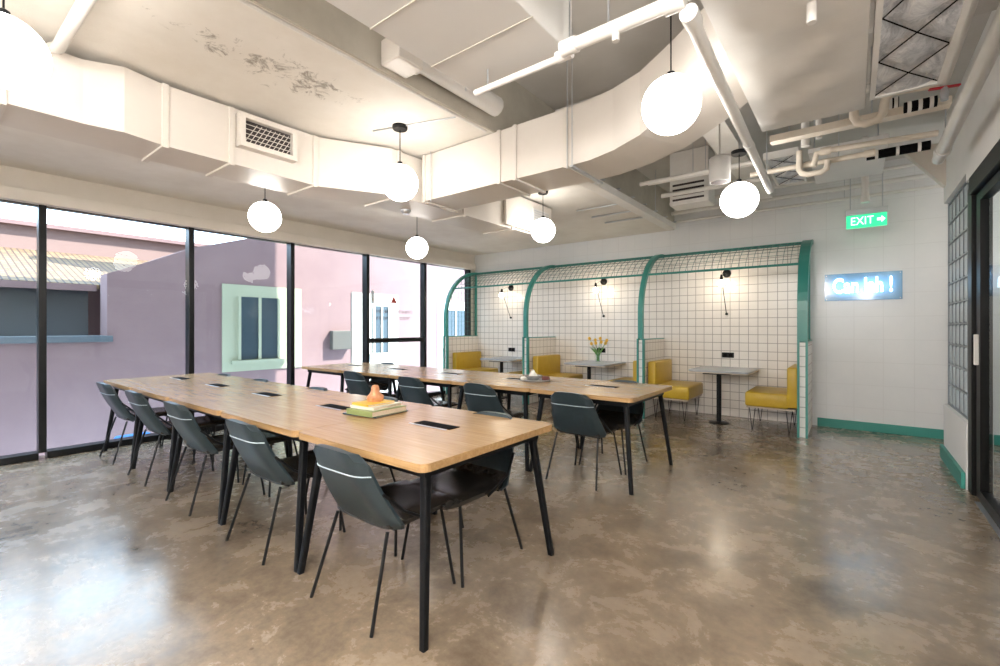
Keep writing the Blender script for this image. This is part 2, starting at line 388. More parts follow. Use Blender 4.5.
b = B().lohi((RX+.03, 5.06, .012), (RX+.09, 5.20, 2.41), bev=.004).lohi((RX+.03, 2.7, .012), (RX+.09, 2.8, 2.41)).lohi((RX+.03, 2.8, .012), (RX+.09, 5.06, .09)).lohi((RX+.03, 2.8, 2.34), (RX+.09, 5.06, 2.41))
leaf = b.make('door_leaf', M['door'], d); B().lohi((RX+.055, 2.79, .08), (RX+.065, 5.07, 2.35)).make('glass', M['glass'], leaf)
B().lohi((RX+.004, 5.10, 1.06), (RX+.03, 5.135, 1.30), bev=.005).make('handle', M['whiteceramic'], leaf, label='pale pull handle')
B().lohi((RX+.0, 2.6, 0), (RX+.03, 5.06, .006)).make('track', M['steel'], d)
# neighbouring room seen through the door
b = B(); b.lohi((2.6, RY, 0), (2.68, BY, HZ)); struct(b.make('wall_beyond', M['wall']))
b = B()
for k in range(1, 13): b.lohi((2.585, 1.5, k*.2), (2.6, 7.6, k*.2+.012))
struct(b.make('trim_5', M['gbj']), 'joint lines on the wall of the next room')
struct(B().lohi((2.575, 1.5, 0), (2.599, 7.68, .13)).make('baseboard_beyond', M['tealbase']))

# ------------------------------------------------------------------ worktables
def make_table(loc, label, group):
    t = thing('work_table', label, 'table', loc, 0, group)
    hx, hy = .508, .53
    top = B(); P_ = rrect(-hx, -hy, hx, hy, .045)
    top.prism(P_, 2, .744, .78)
    bmesh.ops.bevel(top.bm, geom=[e for e in top.bm.edges if abs(e.verts[0].co.z-.78) < 1e-4 and abs(e.verts[1].co.z-.78) < 1e-4], offset=.003, segments=2, affect='EDGES')
    top.make('tabletop', M['wood'], t)
    f = B()
    for s_ in (-1, 1):
        f.lohi((-hx+.07, s_*(hy-.09)-.015, .695), (hx-.07, s_*(hy-.09)+.015, .744)); f.lohi((s_*(hx-.085)-.015, -hy+.1, .695), (s_*(hx-.085)+.015, hy-.1, .744))
    f.make('underframe', M['leg'], t)
    for sx in (-1, 1):
        for sy in (-1, 1):
            p0 = Vector((sx*(hx-.10), sy*(hy-.11), .742)); p1 = Vector((sx*(hx-.016), sy*(hy-.02), 0))
            b = B(); secs = []
            for p, w in ((p0, .020), (p1, .0155)):
                secs.append([(p.x+a*w, p.y+c*w, p.z) for a, c in rrect(-1, -1, 1, 1, .4, 3)])
            b.loft(secs); b.make('leg', M['leg'], t, smooth=True)
    ob = B(); ob.lohi((-.165, .02, .7805), (.13, .105, .7835), bev=.001); o = ob.make('power_box', M['foam'], t, label='black power slot')
    B().lohi((-.185, -.006, .7805), (.12, .012, .7825), bev=.001).make('flap', M['steel'], o, label='pale metal flap')
    for q in (-.07, .06): B().lohi((q-.03, .045, .7836), (q+.03, .085, .7842)).make('socket', M['foam'], o)
    return t
TX = [-1.92, -2.94, -3.96, -4.98, -6.0]; T1Y, T2Y = 1.835, 4.10
pos1 = ['at the right end of the front row nearest the camera', 'second from the right end of the front row, under the book pile', 'middle one of the front row', 'second from the windows in the front row', 'at the window end of the front row']
pos2 = ['at the right end of the rear row, nearest the booths', 'second from the right end of the rear row, under the grey tray', 'middle one of the rear row', 'second from the windows in the rear row', 'at the window end of the rear row']
t0 = None
for row, (yy, pos) in enumerate(((T1Y, pos1), (T2Y, pos2))):
    for k, x in enumerate(TX):
        lab = 'square oak worktable ' + pos[k]; g = 'oak worktables in two rows'
        if t0 is None: t0 = make_table((x, yy, 0), lab, g)
        else: dup(t0, (x, yy, 0), 0, lab, g)

# ------------------------------------------------------------------ chairs (local: front towards +y)
def make_chair(loc, label, group):
    t = thing('meeting_chair', label, 'chair', loc, 0, group)
    # back shell: grid wrapping slightly forward at the sides
    nz, nx = 12, 14; b = B(); G = []
    for side in (0, 1):
        rows = []
        for i in range(nz+1):
            u = i/nz; z = .405+u*.395
            hw = .264-.076*u
            if u > .9: hw -= .035*((u-.9)/.1)**2
            if u < .1: hw -= .03*((.1-u)/.1)**2
            yc = -.142-.195*u+.018*math.sin(u*PI)*-1
            r = []
            for k in range(nx+1):
                a = -1+2*k/nx; x = a*hw
                y = yc+.05*abs(a)**6
                th = .036*(1-.55*abs(a)**4)
                zz = z-(.018*abs(a)**4 if u > .9 else 0)
                r.append(b.bm.verts.new((x, y+(th if side else 0), zz)))
            rows.append(r)
        G.append(rows)
    for side in (0, 1):
        for i in range(nz):
            for k in range(nx):
                q = (G[side][i][k], G[side][i][k+1], G[side][i+1][k+1], G[side][i+1][k]); b.bm.faces.new(q if side == 0 else q[::-1])
    for i in range(nz):
        for k in (0, nx): b.bm.faces.new((G[0][i][k], G[0][i+1][k], G[1][i+1][k], G[1][i][k]))
    for k in range(nx):
        for i in (0, nz): b.bm.faces.new((G[0][i][k], G[0][i][k+1], G[1][i][k+1], G[1][i][k]))
    bk = b.make('backrest', M['leatherb'], t, smooth=True)
    b = B(); pts = []; u = (.685-.405)/.395; hw = .264-.076*u; yc = -.142-.195*u-.018*math.sin(u*PI)
    for k in range(nx+1):
        a = -1+2*k/nx; pts.append((a*hw*.99, yc+.05*abs(a)**6-.001, .685))
    b.tube(pts, .0036, 6); b.make('piping', M['piping'], bk, smooth=True, label='pale seam across the back')
    # seat pad
    b = B(); n = 12; top = []; bot = []
    for i in range(n+1):
        v = i/n; y = -.15+v*.49; rt = []; rb = []
        for k in range(n+1):
            a = -1+2*k/n; hw = .242-.010*v
            e = max(abs(a), abs(2*v-1)); x = a*hw
            if abs(2*v-1) > .7 and abs(a) > .7:
                x *= 1-.10*((abs(2*v-1)-.7)/.3)*((abs(a)-.7)/.3)
            z = .462-.010*(1-a*a)*math.sin(v*PI) - .018*e**8 + (.05*(1-v/.18)**2 if v < .18 else 0) - .012*max(0, (v-.8)/.2)
            rt.append(b.bm.verts.new((x, y, z))); rb.append(b.bm.verts.new((x*.95, y*.985, .405+.012*abs(a)**3)))
        top.append(rt); bot.append(rb)
    for i in range(n):
        for k in range(n):
            b.bm.faces.new((top[i][k], top[i][k+1], top[i+1][k+1], top[i+1][k])); b.bm.faces.new((bot[i][k], bot[i+1][k], bot[i+1][k+1], bot[i][k+1]))
    for i in range(n):
        for k in (0, n): b.bm.faces.new((top[i][k], top[i+1][k], bot[i+1][k], bot[i][k]))
        for k in (0, n): b.bm.faces.new((top[k][i], top[k][i+1], bot[k][i+1], bot[k][i]))
    b.make('seat', M['leather'], t, smooth=True)
    for sx in (-1, 1):
        b = B().tube([(sx*.20, -.15, .405), (sx*.243, -.272, 0)], .0085, 8); b.make('leg', M['black'], t, smooth=True)
        b = B().tube([(sx*.18, .215, .41), (sx*.238, .258, 0)], .0085, 8); b.make('leg', M['black'], t, smooth=True)
        b = B().tube([(sx*.234, -.20, .60), (sx*.262, -.10, .50), (sx*.240, .05, .415)], .0075, 8); b.make('side_strut', M['black'], t, smooth=True)
    b = B(); b.tube([(-.20, -.10, .398), (.20, -.10, .398)], .008, 8); b.tube([(-.18, .20, .400), (.18, .20, .400)], .008, 8); b.make('seat_frame', M['black'], t, smooth=True)
    return t
CX = [-1.91, -2.905, -4.015, -5.025, -6.025]
c0 = None
def chair(x, y, rz, lab, g):
    global c0
    if c0 is None: c0 = make_chair((x, y, 0), lab, g); c0.rotation_euler = (0, 0, rz)
    else: dup(c0, (x, y, 0), rz, lab, g)
nth = ['nearest the camera', 'second from the camera', 'third from the camera', 'fourth from the camera', 'last by the window']
for k, x in enumerate(CX): chair(x, 1.51, 0, 'slate leather chair along the near side of the front tables, ' + nth[k], 'chairs on the near side of the front row')
nth2 = ['nearest the camera', 'second from the right', 'in the middle', 'second from the window', 'at the window end']
for k, x in enumerate([-1.85, -2.95, -3.93, -5.05, -5.98]): chair(x, 2.025, PI, 'dark leather chair across the front table row, ' + nth2[k], 'chairs on the far side of the front row')
nth3 = ['at the right end', 'second from the right end', 'third from the right end', 'fourth from the right end']
for k, x in enumerate([-1.935, -2.98, -4.0, -5.08]): chair(x, 3.765, 0, 'slate leather chair along the near side of the rear tables, ' + nth3[k], 'chairs on the near side of the rear row')
chair(-1.90, 4.30, PI, 'dark chair on the far side of the rear table row, at its right end', 'chairs on the far side of the rear row')
chair(-5.85, 4.36, PI, 'chair on the far side of the rear table row, by the window', 'chairs on the far side of the rear row')

# ------------------------------------------------------------------ things on the tables
ZT = .7805
def book(x, y, z, w, d, h, rz, cover, label, g='books on the front table row'):
    t = thing('book', label, 'book', (x, y, z), rz, g); c = .0025
    b = B(); b.lohi((-w/2, -d/2, 0), (w/2, d/2, c)); b.lohi((-w/2, -d/2, h-c), (w/2, d/2, h)); b.lohi((-w/2, -d/2, c), (-w/2+c, d/2, h-c)); b.make('cover', cover, t)
    B().lohi((-w/2+c, -d/2+.004, c), (w/2-.004, d/2-.004, h-c)).make('pages', M['paper'], t); return t
rb = math.radians(90)+.06
# spine side faces the camera-left; width axis turned along y
book(-2.55, 1.93, ZT, .30, .30, .008, rb+.08, M['navy'], 'thin navy book at the bottom of the pile, sticking out to the left')
book(-2.52, 1.92, ZT+.008, .30, .25, .034, rb, M['green'], 'thick green book in the pile on the front table row')
book(-2.54, 1.93, ZT+.042, .25, .22, .018, rb+.04, M['cream'], 'cream book between the green and yellow ones')
book(-2.56, 1.92, ZT+.060, .22, .17, .014, rb-.05, M['yellowbook'], 'small yellow book on top of the pile')
t = thing('salt_ornament', 'orange pear-shaped stone ornament on top of the yellow book', 'ornament', (-2.57, 1.94, ZT+.074)); t.scale = (.78, .78, .85)
b = B(); b.lathe([(0, 0), (.062, .0), (.075, .022), (.068, .045), (.045, .062), (.036, .085), (.034, .108), (.022, .126), (0, .131)], n=14)
for v in b.bm.verts: v.co += Vector((random.uniform(-.004, .004), random.uniform(-.004, .004), 0))
b.make('body', M['salt'], t, smooth=True)
B().sphere((.028, -.05, .03), .024, 12, 8).make('knob', M['salt'], t, smooth=True)
t = tag(B().lathe([(0, 0), (.135, 0), (.15, .012), (.15, .02), (.14, .02), (.13, .010), (0, .010)], n=32).make('round_tray', M['greyceramic'], smooth=True, loc=(-2.70, 4.14, ZT)), 'round dark grey tray on the rear table row', 'tray')
tag(B().lathe([(0, 0), (.05, 0), (.095, .035), (.10, .05), (.093, .05), (.045, .008), (0, .008)], n=28).make('bowl', M['greyceramic'], smooth=True, loc=(-2.74, 4.13, ZT+.010)), 'grey bowl on the round tray under the white ornament', 'bowl')
tag(B().lathe([(0, 0), (.045, 0), (.052, .02), (.042, .05), (.022, .075), (.016, .095), (0, .105)], n=20).make('pear_ornament', M['whiteceramic'], smooth=True, loc=(-2.74, 4.13, ZT+.0185)), 'white pear-shaped ornament standing in the grey bowl', 'ornament')
tag(B().box((0, 0, .02), (.07, .05, .04), bev=.004).make('small_box', M['redbrown'], loc=(-2.61, 4.18, ZT+.011)), 'small dark brown box beside the bowl on the grey tray', 'box')
tag(B().lathe([(0, 0), (.035, 0), (.04, .02), (.03, .035), (0, .04)], n=16).make('white_dish', M['whiteceramic'], smooth=True, loc=(-2.805, 4.05, ZT+.0105)), 'small white dish at the left edge of the grey tray', 'dish')

# ------------------------------------------------------------------ booths
RIB = [-.50, -2.53, -4.62, -6.60]
bt = thing('arched_booth_frame', 'teal steel arched canopy frame with wire mesh over the three booths', 'booth frame', (0, 7.7, 0))
def arcpts(r0, n=14):
    c = (-(0.0), 1.57)
    return [(-math.cos(math.radians(a))*r0, 1.57+math.sin(math.radians(a))*r0) for a in [90*k/n for k in range(n+1)]]
for k, x in enumerate(RIB):
    b = B(); o = [(-1.0, 0.0)]+arcpts(1.0); i_ = [(-.94, 0.0)]+arcpts(.94)
    hw = .055 if k == 0 else .036
    secs = [[(x-hw, p[0], p[1]), (x+hw, p[0], p[1]), (x+hw, q[0], q[1]), (x-hw, q[0], q[1])] for p, q in zip(o, i_)]
    # above the low partition: full-width band; below: two edge strips
    top = [s_ for s_ in secs if s_[0][2] > 1.2]; st = 1.19
    top = [[(x-hw, -1, st), (x+hw, -1, st), (x+hw, -.94, st), (x-hw, -.94, st)]]+top
    top = [[(a, min(yv, -.014), z) for a, yv, z in s_] for s_ in top]
    b.loft(top)
    for e in (-1, 1): b.lohi((x+e*.043-.012, -1.0, 0), (x+e*.043+.012, -.94, st))
    if k in (0, 3): b.lohi((x-.02, -.05, st), (x+.02, -.014, 2.5))
    b.make('arch_rib', M['teal'], bt)
a = math.radians(38)
yb, zb = -math.cos(a)*.97, 1.57+math.sin(a)*.97
B().tube([(-6.6, yb, zb), (-.5, yb, zb)], .016, 8).make('front_tube', M['teal'], bt, smooth=True)
B().lohi((-6.6, -.05, 2.52), (-.5, -.014, 2.56), bev=.003).make('wall_rail', M['teal'], bt)
b = B()
for k in range(3):                                   # curved mesh over each bay
    x0, x1 = RIB[k+1]+.06, RIB[k]-.06; n = round((x1-x0)/.085)
    for q in range(n+1):
        x = x0+(x1-x0)*q/n; b.tube([(x, -math.cos(math.radians(t_))*.97, 1.57+math.sin(math.radians(t_))*.97) for t_ in range(38, 90, 8)]+[(x, -.02, 2.54)], .0034, 4, cap=False)
    for t_ in (44, 50, 56, 62, 68, 74, 80, 86): b.tube([(x0, -math.cos(math.radians(t_))*.97, 1.57+math.sin(math.radians(t_))*.97), (x1, -math.cos(math.radians(t_))*.97, 1.57+math.sin(math.radians(t_))*.97)], .0034, 4, cap=False)
b.make('roof_mesh', M['mesh'], bt)
for x in (RIB[0], RIB[3]):                           # upright mesh at both ends
    b = B()
    for q in range(1, 10):
        y = -1+q*.1; h = 1.57+math.sqrt(max(0, .94**2-min(.94, -y)**2)); b.tube([(x, y, 1.19), (x, y, h)], .0034, 4, cap=False)
    z = 1.29
    while z < 2.5:
        yy = -.94 if z < 1.57 else -math.sqrt(max(0, .94**2-(z-1.57)**2)); b.tube([(x, yy, z), (x, -.02, z)], .0034, 4, cap=False); z += .1
    b.make('end_mesh', M['mesh'], bt)
names = ['at the right end of the booths', 'between the right and middle booths', 'between the middle and left booths', 'at the window end of the booths']
for k, x in enumerate(RIB):
    p = thing('low_partition', 'low white tiled partition ' + names[k], 'partition', (x, 7.2, 0), 0, 'low booth partitions')
    B().lohi((-.042, -.435, 0), (.042, .485, 1.17)).make('tiled_body', M['tile_yz'], p)
    B().lohi((-.042, -.47, 0), (.042, -.437, 1.17)).make('end_tiles', M['tile_end'], p)
    B().lohi((-.042, -.435, 1.1705), (.042, .485, 1.186)).make('cap_strip', M['teal'], p)
def make_bench(loc, rz, label):
    t = thing('bench_seat', label, 'bench', loc, rz, 'mustard booth benches')   # backrest on the -x side, seat toward +x, 0..0.58
    B().lohi((.10, -.40, .31), (.60, .40, .50), bev=.03, seg=3).make('seat', M['yellow'], t, smooth=True)
    B().lohi((0, -.40, .33), (.12, .40, .845), bev=.025, seg=3).make('backrest', M['yellow'], t, smooth=True)
    B().lohi((.03, -.385, .29), (.58, .385, .31)).make('base_board', M['lamedge'], t)
    for sx in (.10, .52):
        for sy in (-.33, .33):
            b = B().tube([(sx-.035, sy, .29), (sx-.004, sy, .0), (sx+.004, sy, .0), (sx+.035, sy, .29)], .005, 6); b.make('leg', M['black'], t, smooth=True)
    return t
bl = ['right booth', 'middle booth', 'left booth by the window']
b0 = None
for k in range(3):
    xl, xr = RIB[k+1]+.058, RIB[k]-.058
    for s_, (x, rz) in enumerate(((xl, 0), (xr, PI))):
        lab = 'mustard bench on the %s side of the %s' % (('left', 'right')[s_], bl[k])
        if b0 is None: b0 = make_bench((x, 7.25, 0), rz, lab)
        else: dup(b0, (x, 7.25, 0), rz, lab)
def make_btable(loc, label):
    t = thing('booth_table', label, 'table', loc, 0, 'booth tables')
    poly = rrect(-.36, -.46, .42, .40, .06, 5)
    B().prism(poly, 2, .735, .76).make('tabletop', M['laminate'], t)
    B().prism([(a*.995, c*.995) for a, c in poly], 2, .722, .735).make('edge_board', M['lamedge'], t)
    B().tube([(0, -.2, .02), (0, -.2, .722)], .032, 14).make('pedestal', M['black'], t, smooth=True)
    B().lathe([(0, 0), (.13, 0), (.13, .012), (.05, .022), (0, .022)], (0, -.2, 0), 24).make('base', M['black'], t, smooth=True)
    B().lohi((-.18, -.36, .700), (.18, .26, .722)).make('top_plate', M['black'], t)
    return t
TBX = [-1.52, -3.55, -5.42]
bt0 = make_btable((TBX[0], 7.26, 0), 'pale grey booth table in the right booth')
dup(bt0, (TBX[1], 7.26, 0), 0, 'pale grey booth table with the flowers in the middle booth'); dup(bt0, (TBX[2], 7.26, 0), 0, 'pale grey booth table in the left booth by the window')
# swing wall lamps
def make_wlamp(loc, label):
    t = thing('wall_lamp', label, 'lamp', loc, 0, 'booth wall lamps')
    B().lathe([(0, .05), (.03, .05), (.058, .03), (.062, 0), (0, 0)][::-1], (0, 0, .62), 20, axis=(0, -1, 0)).make('wall_rose', M['black'], t, smooth=True)
    B().lathe([(0, 0), (.02, 0), (.02, .03), (0, .03)], (0, 0, 0), 12, axis=(0, -1, 0)).make('lower_bracket', M['black'], t, smooth=True)
    B().tube([(0, -.03, .0), (-.012, -.30, .53)], .0055, 8).make('rod', M['black'], t, smooth=True)
    B().tube([(0, -.05, .62), (-.006, -.17, .615), (-.012, -.30, .56)], .0025, 6).make('cable', M['black'], t, smooth=True)
    B().lathe([(0, .08), (.014, .08), (.02, .05), (.024, 0), (0, 0)][::-1], (-.012, -.31, .50), 14).make('socket', M['black'], t, smooth=True)
    B().sphere((-.012, -.31, .45), .048, 18, 12).make('bulb', M['bulb'], t, smooth=True, label='glowing round bulb')
    return t
w0 = make_wlamp((-1.545, 7.7, 1.565), 'black rod wall lamp with glowing bulb in the right booth')
dup(w0, (-3.575, 7.7, 1.565), 0, 'black rod wall lamp with glowing bulb in the middle booth'); dup(w0, (-5.655, 7.7, 1.565), 0, 'black rod wall lamp with glowing bulb in the left booth')
def make_outlet(loc, label):
    t = thing('wall_outlet', label, 'socket', loc, 0, 'booth wall sockets')
    B().lohi((-.085, -.012, -.04), (.085, 0, .04), bev=.003).make('face_plate', M['black'], t)
    for q in (-.038, .038): B().lohi((q-.022, -.0145, -.022), (q+.022, -.0121, .022)).make('socket_face', M['foam'], t)
    return t
s0 = make_outlet((-1.53, 7.7, .935), 'black double socket on the tiles above the right booth table')
dup(s0, (-3.63, 7.7, .945), 0, 'black double socket on the tiles behind the flowers'); dup(s0, (-5.64, 7.7, .90), 0, 'black double socket on the tiles of the left booth')
# flowers
vz = .7605; vx, vy = -3.53, 7.36
t = thing('flower_vase', 'small clear glass vase on the middle booth table', 'vase', (vx, vy, vz))
B().lathe([(0, 0), (.035, 0), (.04, .01), (.034, .08), (.045, .14), (.041, .14), (.030, .08), (.035, .012), (0, .012)], n=20).make('glass', M['vase'], t, smooth=True)
fl = None
for k, (dx, dy, h) in enumerate([(-.14, -.02, .36), (-.06, .03, .33), (-.02, -.04, .28), (.03, .02, .36), (.07, -.03, .30), (.15, .0, .33), (-.09, -.05, .27), (.11, .04, .28)]):
    t = thing('tulip', 'yellow tulip in the glass vase, %s' % ['leftmost', 'second from left', 'front middle', 'tallest in the middle', 'leaning right', 'rightmost', 'lowest on the left', 'low on the right'][k], 'flower', (vx, vy, vz+.014), 0, 'yellow tulips in the vase')
    B().tube([(dx*.08, dy*.08, 0), (dx*.15, dy*.15, .13), (dx*.6, dy*.6, h*.75), (dx, dy, h)], .0035, 6).make('stem', M['stem'], t, smooth=True)
    B().lathe([(0, 0), (.016, .006), (.027, .028), (.024, .05), (.013, .062), (0, .055)], (dx, dy, h), 10, axis=(dx, dy, .35)).make('bloom', M['tulip'], t, smooth=True)
    b = B(); b.loft([[(dx*.15+a*.004, dy*.15, .10), (dx*.15+a*.004+.002, dy*.15+.003, .10), (dx*.15+.003, dy*.15+.004, .10)] for a in (0,)]+[[(dx*.5-.016, dy*.5-.02, .18), (dx*.5+.016, dy*.5-.02, .185), (dx*.5, dy*.5-.016, .182)], [(dx*.9-.002, dy*.9-.05, .24), (dx*.9+.002, dy*.9-.05, .24), (dx*.9, dy*.9-.048, .242)]])
    b.make('leaf', M['stem'], t)

# ------------------------------------------------------------------ signs
t = thing('neon_sign', 'blue-white neon sign reading Can lah ! on the back wall', 'neon sign', (.083, 7.7, 1.905))
B().lohi((-.40, -.045, -.19), (.40, -.037, .17)).make('backing_panel', M['acrylic'], t, label='clear backing panel with blue glow put in its colour')
for q in ((-.38, .15), (.38, .15), (-.38, -.17), (.38, -.17)):
    B().tube([(q[0], -.05, q[1]), (q[0], 0, q[1])], .006, 8).make('standoff', M['steel'], t, smooth=True)
text_mesh('lettering', 'Can lah !', .27, .003, M['neon'], t, (0, -.085, -.005), (PI/2, 0, 0), .002, .64, .004)
t = thing('exit_sign', 'green lit exit sign hanging by two rods near the back wall', 'exit sign', (.115, 7.0, 2.555))
B().lohi((-.19, -.03, .0), (.19, .03, .15), bev=.004).make('lightbox', M['exit'], t, label='green glowing box')
B().lohi((-.20, -.04, .15), (.20, .04, .22), bev=.005).make('housing', M['steel'], t, label='grey metal housing')
text_mesh('lettering', 'EXIT', .135, .0015, M['exitw'], t, (-.04, -.033, .072), (PI/2, 0, 0), 0, .8)
B().prism([(.10, .06), (.14, .06), (.14, .035), (.175, .075), (.14, .115), (.14, .09), (.10, .09)], 1, -.034, -.031).make('arrow', M['exitw'], t)
for x in (-.15, .15): B().tube([(x, 0, .22), (x, 0, HZ-2.555)], .006, 6).make('rod', M['steel'], t, smooth=True)

# ------------------------------------------------------------------ globe pendants
def make_pendant(loc, top, label, gm='globe'):
    t = thing('globe_pendant', label, 'pendant lamp', loc, 0, 'globe pendant lamps')
    R = .143
    B().sphere((0, 0, 0), R, 32, 20).make('globe', M[gm], t, smooth=True)
    B().lathe([(0, R-.008), (.02, R-.008), (.02, R+.022), (.008, R+.03), (0, R+.03)], n=14).make('cap', M['black'], t, smooth=True)
    h = top-loc[2]
    B().tube([(0, 0, R+.03), (0, 0, h-.02)], .004, 6).make('cord', M['black'], t)
    B().lathe([(0, h-.03), (.055, h-.03), (.06, h-.02), (.06, h), (0, h)], n=24).make('canopy', M['black'], t, smooth=True)
    return t
GL = [((-.737, 2.376, 2.484), HZ, 'large globe lamp hanging in front of the bent duct, right of centre'),
      ((-2.863, 2.401, 2.506), LZ, 'globe lamp on a black canopy in front of the duct corner'),
      ((-2.901, 4.583, 2.50), LZ, 'small globe lamp hanging behind the cross duct'),
      ((-.745, 4.17, 2.40), 2.80, 'globe lamp beside the grey cylinder near the booths'),
      ((-4.426, 2.077, 2.404), LZ, 'globe lamp hanging by the windows, left of centre'),
      ((-4.529, 4.082, 2.398), LZ, 'smallest globe lamp, hanging farthest down the window side'),
      ((-2.745, .24, 2.479), LZ, 'very large globe lamp cut by the top left corner of the view'),
      ((-4.45, .10, 2.404), LZ, None), ((-2.75, -1.9, 2.48), LZ, None), ((-.74, .0, 2.48), HZ, None), ((-.74, -2.0, 2.48), HZ, None), ((-4.45, -1.9, 2.40), LZ, None),  # entries without a label are unseen lamps added to brighten the room
      ((.25, -1.3, 2.3), HZ, None), ((-1.7, -1.0, 2.45), HZ, None), ((1.75, 4.9, 2.45), HZ, None), ((1.75, 2.6, 2.45), HZ, None), ((1.75, 6.9, 2.6), HZ, None)]
for p, top, lab in GL:
    o = make_pendant(p, top, lab or 'unseen globe lamp added to light the room', 'fill_globe' if (not lab and -2 < p[0] < 1) else 'globe')
    if not lab: o['group'] = 'unseen lamps added for fill light'
    if top == 2.80: B().tube([(0, 0, top-p[2]), (0, 0, HZ-p[2])], .006, 8).make('suspension_rod', M['steel'], o)
# ------------------------------------------------------------------ ceiling services
def duct(name, label, secs, m, flanges=(), axis='y'):
    t = thing(name, label, 'air duct', (0, 0, 0))
    b = B(); b.loft(secs); b.make('casing', m, t)
    for f in flanges:
        b = B()
        lo = Vector([min(p[i] for p in f) for i in range(3)]); hi = Vector([max(p[i] for p in f) for i in range(3)])
        b.lohi(lo, hi, bev=.002); b.make('flange', m, t)
    return t
def sy(y, xf, xb, z0, z1): return [(xf, y, z0), (xf, y, z1), (xb, y, z1), (xb, y, z0)]
def fl_y(y, xf, xb, z0, z1, w=.018, e=.014): return [(xb-e, y-w, z0-e), (xf+e, y+w, z1+.004)]
S1 = [(-2.9, -3.52, -3.92, 2.53, 2.90), (.62, -3.52, -3.92, 2.53, 2.90), (.80, -3.48, -3.92, 2.53, 2.925), (1.0, -3.53, -3.93, 2.53, 2.925), (2.1, -3.53, -3.93, 2.53, 2.94), (2.62, -3.24, -3.72, 2.53, 2.94), (3.5, -3.22, -3.66, 2.53, 2.94), (5.25, -3.22, -3.62, 2.53, 2.94)]
w = duct('air_duct', 'long beige rectangular duct running beside the windows', [sy(*s_) for s_ in S1], M['duct'],
         [fl_y(y, xf, xb, 2.53, z1) for y, xf, xb, z1 in ((.30, -3.52, -3.92, 2.90), (1.02, -3.53, -3.93, 2.925), (1.42, -3.53, -3.93, 2.925), (2.06, -3.53, -3.93, 2.935), (2.70, -3.23, -3.71, 2.938), (3.55, -3.22, -3.66, 2.938), (4.4, -3.22, -3.64, 2.938))])
v = thing('duct_grille', 'beige framed air grille on the side of the window duct', 'air vent', (-3.527, 1.66, 2.775))
b = B(); W_, H_, T_ = .21, .12, .035
b.lohi((0, -W_, -H_), (.075, -W_+T_, H_)); b.lohi((0, W_-T_, -H_), (.075, W_, H_)); b.lohi((0, -W_+T_, -H_), (.075, W_-T_, -H_+T_)); b.lohi((0, -W_+T_, H_-T_), (.075, W_-T_, H_)); b.make('frame', M['duct'], v)
B().lohi((.002, -W_+T_, -H_+T_), (.03, W_-T_, H_-T_)).make('back', M['darkgrille'], v)
b = B()
for k in range(10):
    y = -W_+T_+.034*k; y2 = min(y+.09, W_-T_); b.tube([(.05, y, -H_+T_), (.05, y2, -H_+T_+(y2-y)*1.65)], .003, 4)
for k in range(5): b.lohi((.044, -W_+T_, -H_+T_+.034*k), (.048, W_-T_, -H_+T_+.034*k+.004))
b.make('fins', M['duct'], v)
# branch off the duct beyond the cross duct
t = thing('air_duct', 'short side branch box on the window duct beyond the cross duct', 'air duct', (-3.205, 4.72, 2.55))
B().lohi((0, -.50, 0), (.035, .50, .38), bev=.004).make('casing', M['duct'], t)
B().lohi((.0355, .04, .10), (.045, .42, .30)).make('grille', M['ductgrey'], t)
b = B()
for k in range(6): b.lohi((.0455, .06, .115+k*.03), (.05, .40, .125+k*.03))
b.make('fins', M['steel'], t)
# cross duct with the swept offset
def sx_(x, y0, y1, z0, z1, nx=0, ny=1): return [(x, y0, z0), (x, y0, z1), (x+nx*(y1-y0), y0+ny*(y1-y0), z1), (x+nx*(y1-y0), y0+ny*(y1-y0), z0)]
pth = [(-3.18, 2.94, 0, 2.53, 2.95), (-2.3, 2.94, 0, 2.53, 2.95), (-1.60, 2.94, 0, 2.53, 2.955), (-1.46, 2.93, 6, 2.53, 2.955), (-1.28, 2.90, 14, 2.545, 2.96), (-1.07, 2.83, 24, 2.57, 2.97), (-.83, 2.69, 31, 2.62, 3.0), (-.66, 2.585, 32, 2.67, 3.03), (-.50, 2.48, 32, 2.71, 3.05)]
secs = []
for x, y, an, z0, z1 in pth:
    a = math.radians(an); secs.append(sx_(x, y, y+.42, z0, z1, math.sin(a), math.cos(a)))
t = duct('air_duct', 'beige cross duct sweeping towards the white air handler', secs, M['duct'])
for x in (-3.16, -2.28, -2.12, -1.66): B().lohi((x-.016, 2.926, 2.516), (x+.016, 3.374, 2.955), bev=.002).make('flange', M['duct'], t)
for x in (-1.60,): B().lohi((x-.012, 2.90, 2.50), (x+.012, 3.40, 2.515)).make('hanger_rail', M['steel'], t)
for x in (-3.05, -1.64, -1.60): B().tube([(x, 2.915, 2.50), (x, 2.915, LZ if x < -2.4 else HZ)], .004, 6).make('hanger_rod', M['steel'], t)
# long low duct/tray running away behind the cross duct
t = thing('cable_tray', 'pale steel trunking running away behind the cross duct', 'cable tray', (0, 0, 0))
B().lohi((-2.20, 3.40, 2.80), (-2.07, 6.9, 2.88), bev=.004).make('channel', M['pipe'], t)
for k in range(9): B().lohi((-2.23, 3.6+k*.4, 2.881), (-2.04, 3.63+k*.4, 2.895)).make('bracket', M['steel'], t)
for y in (3.8, 6.2): B().tube([(-2.13, y, 2.88), (-2.13, y, HZ)], .005, 6).make('hanger_rod', M['steel'], t)
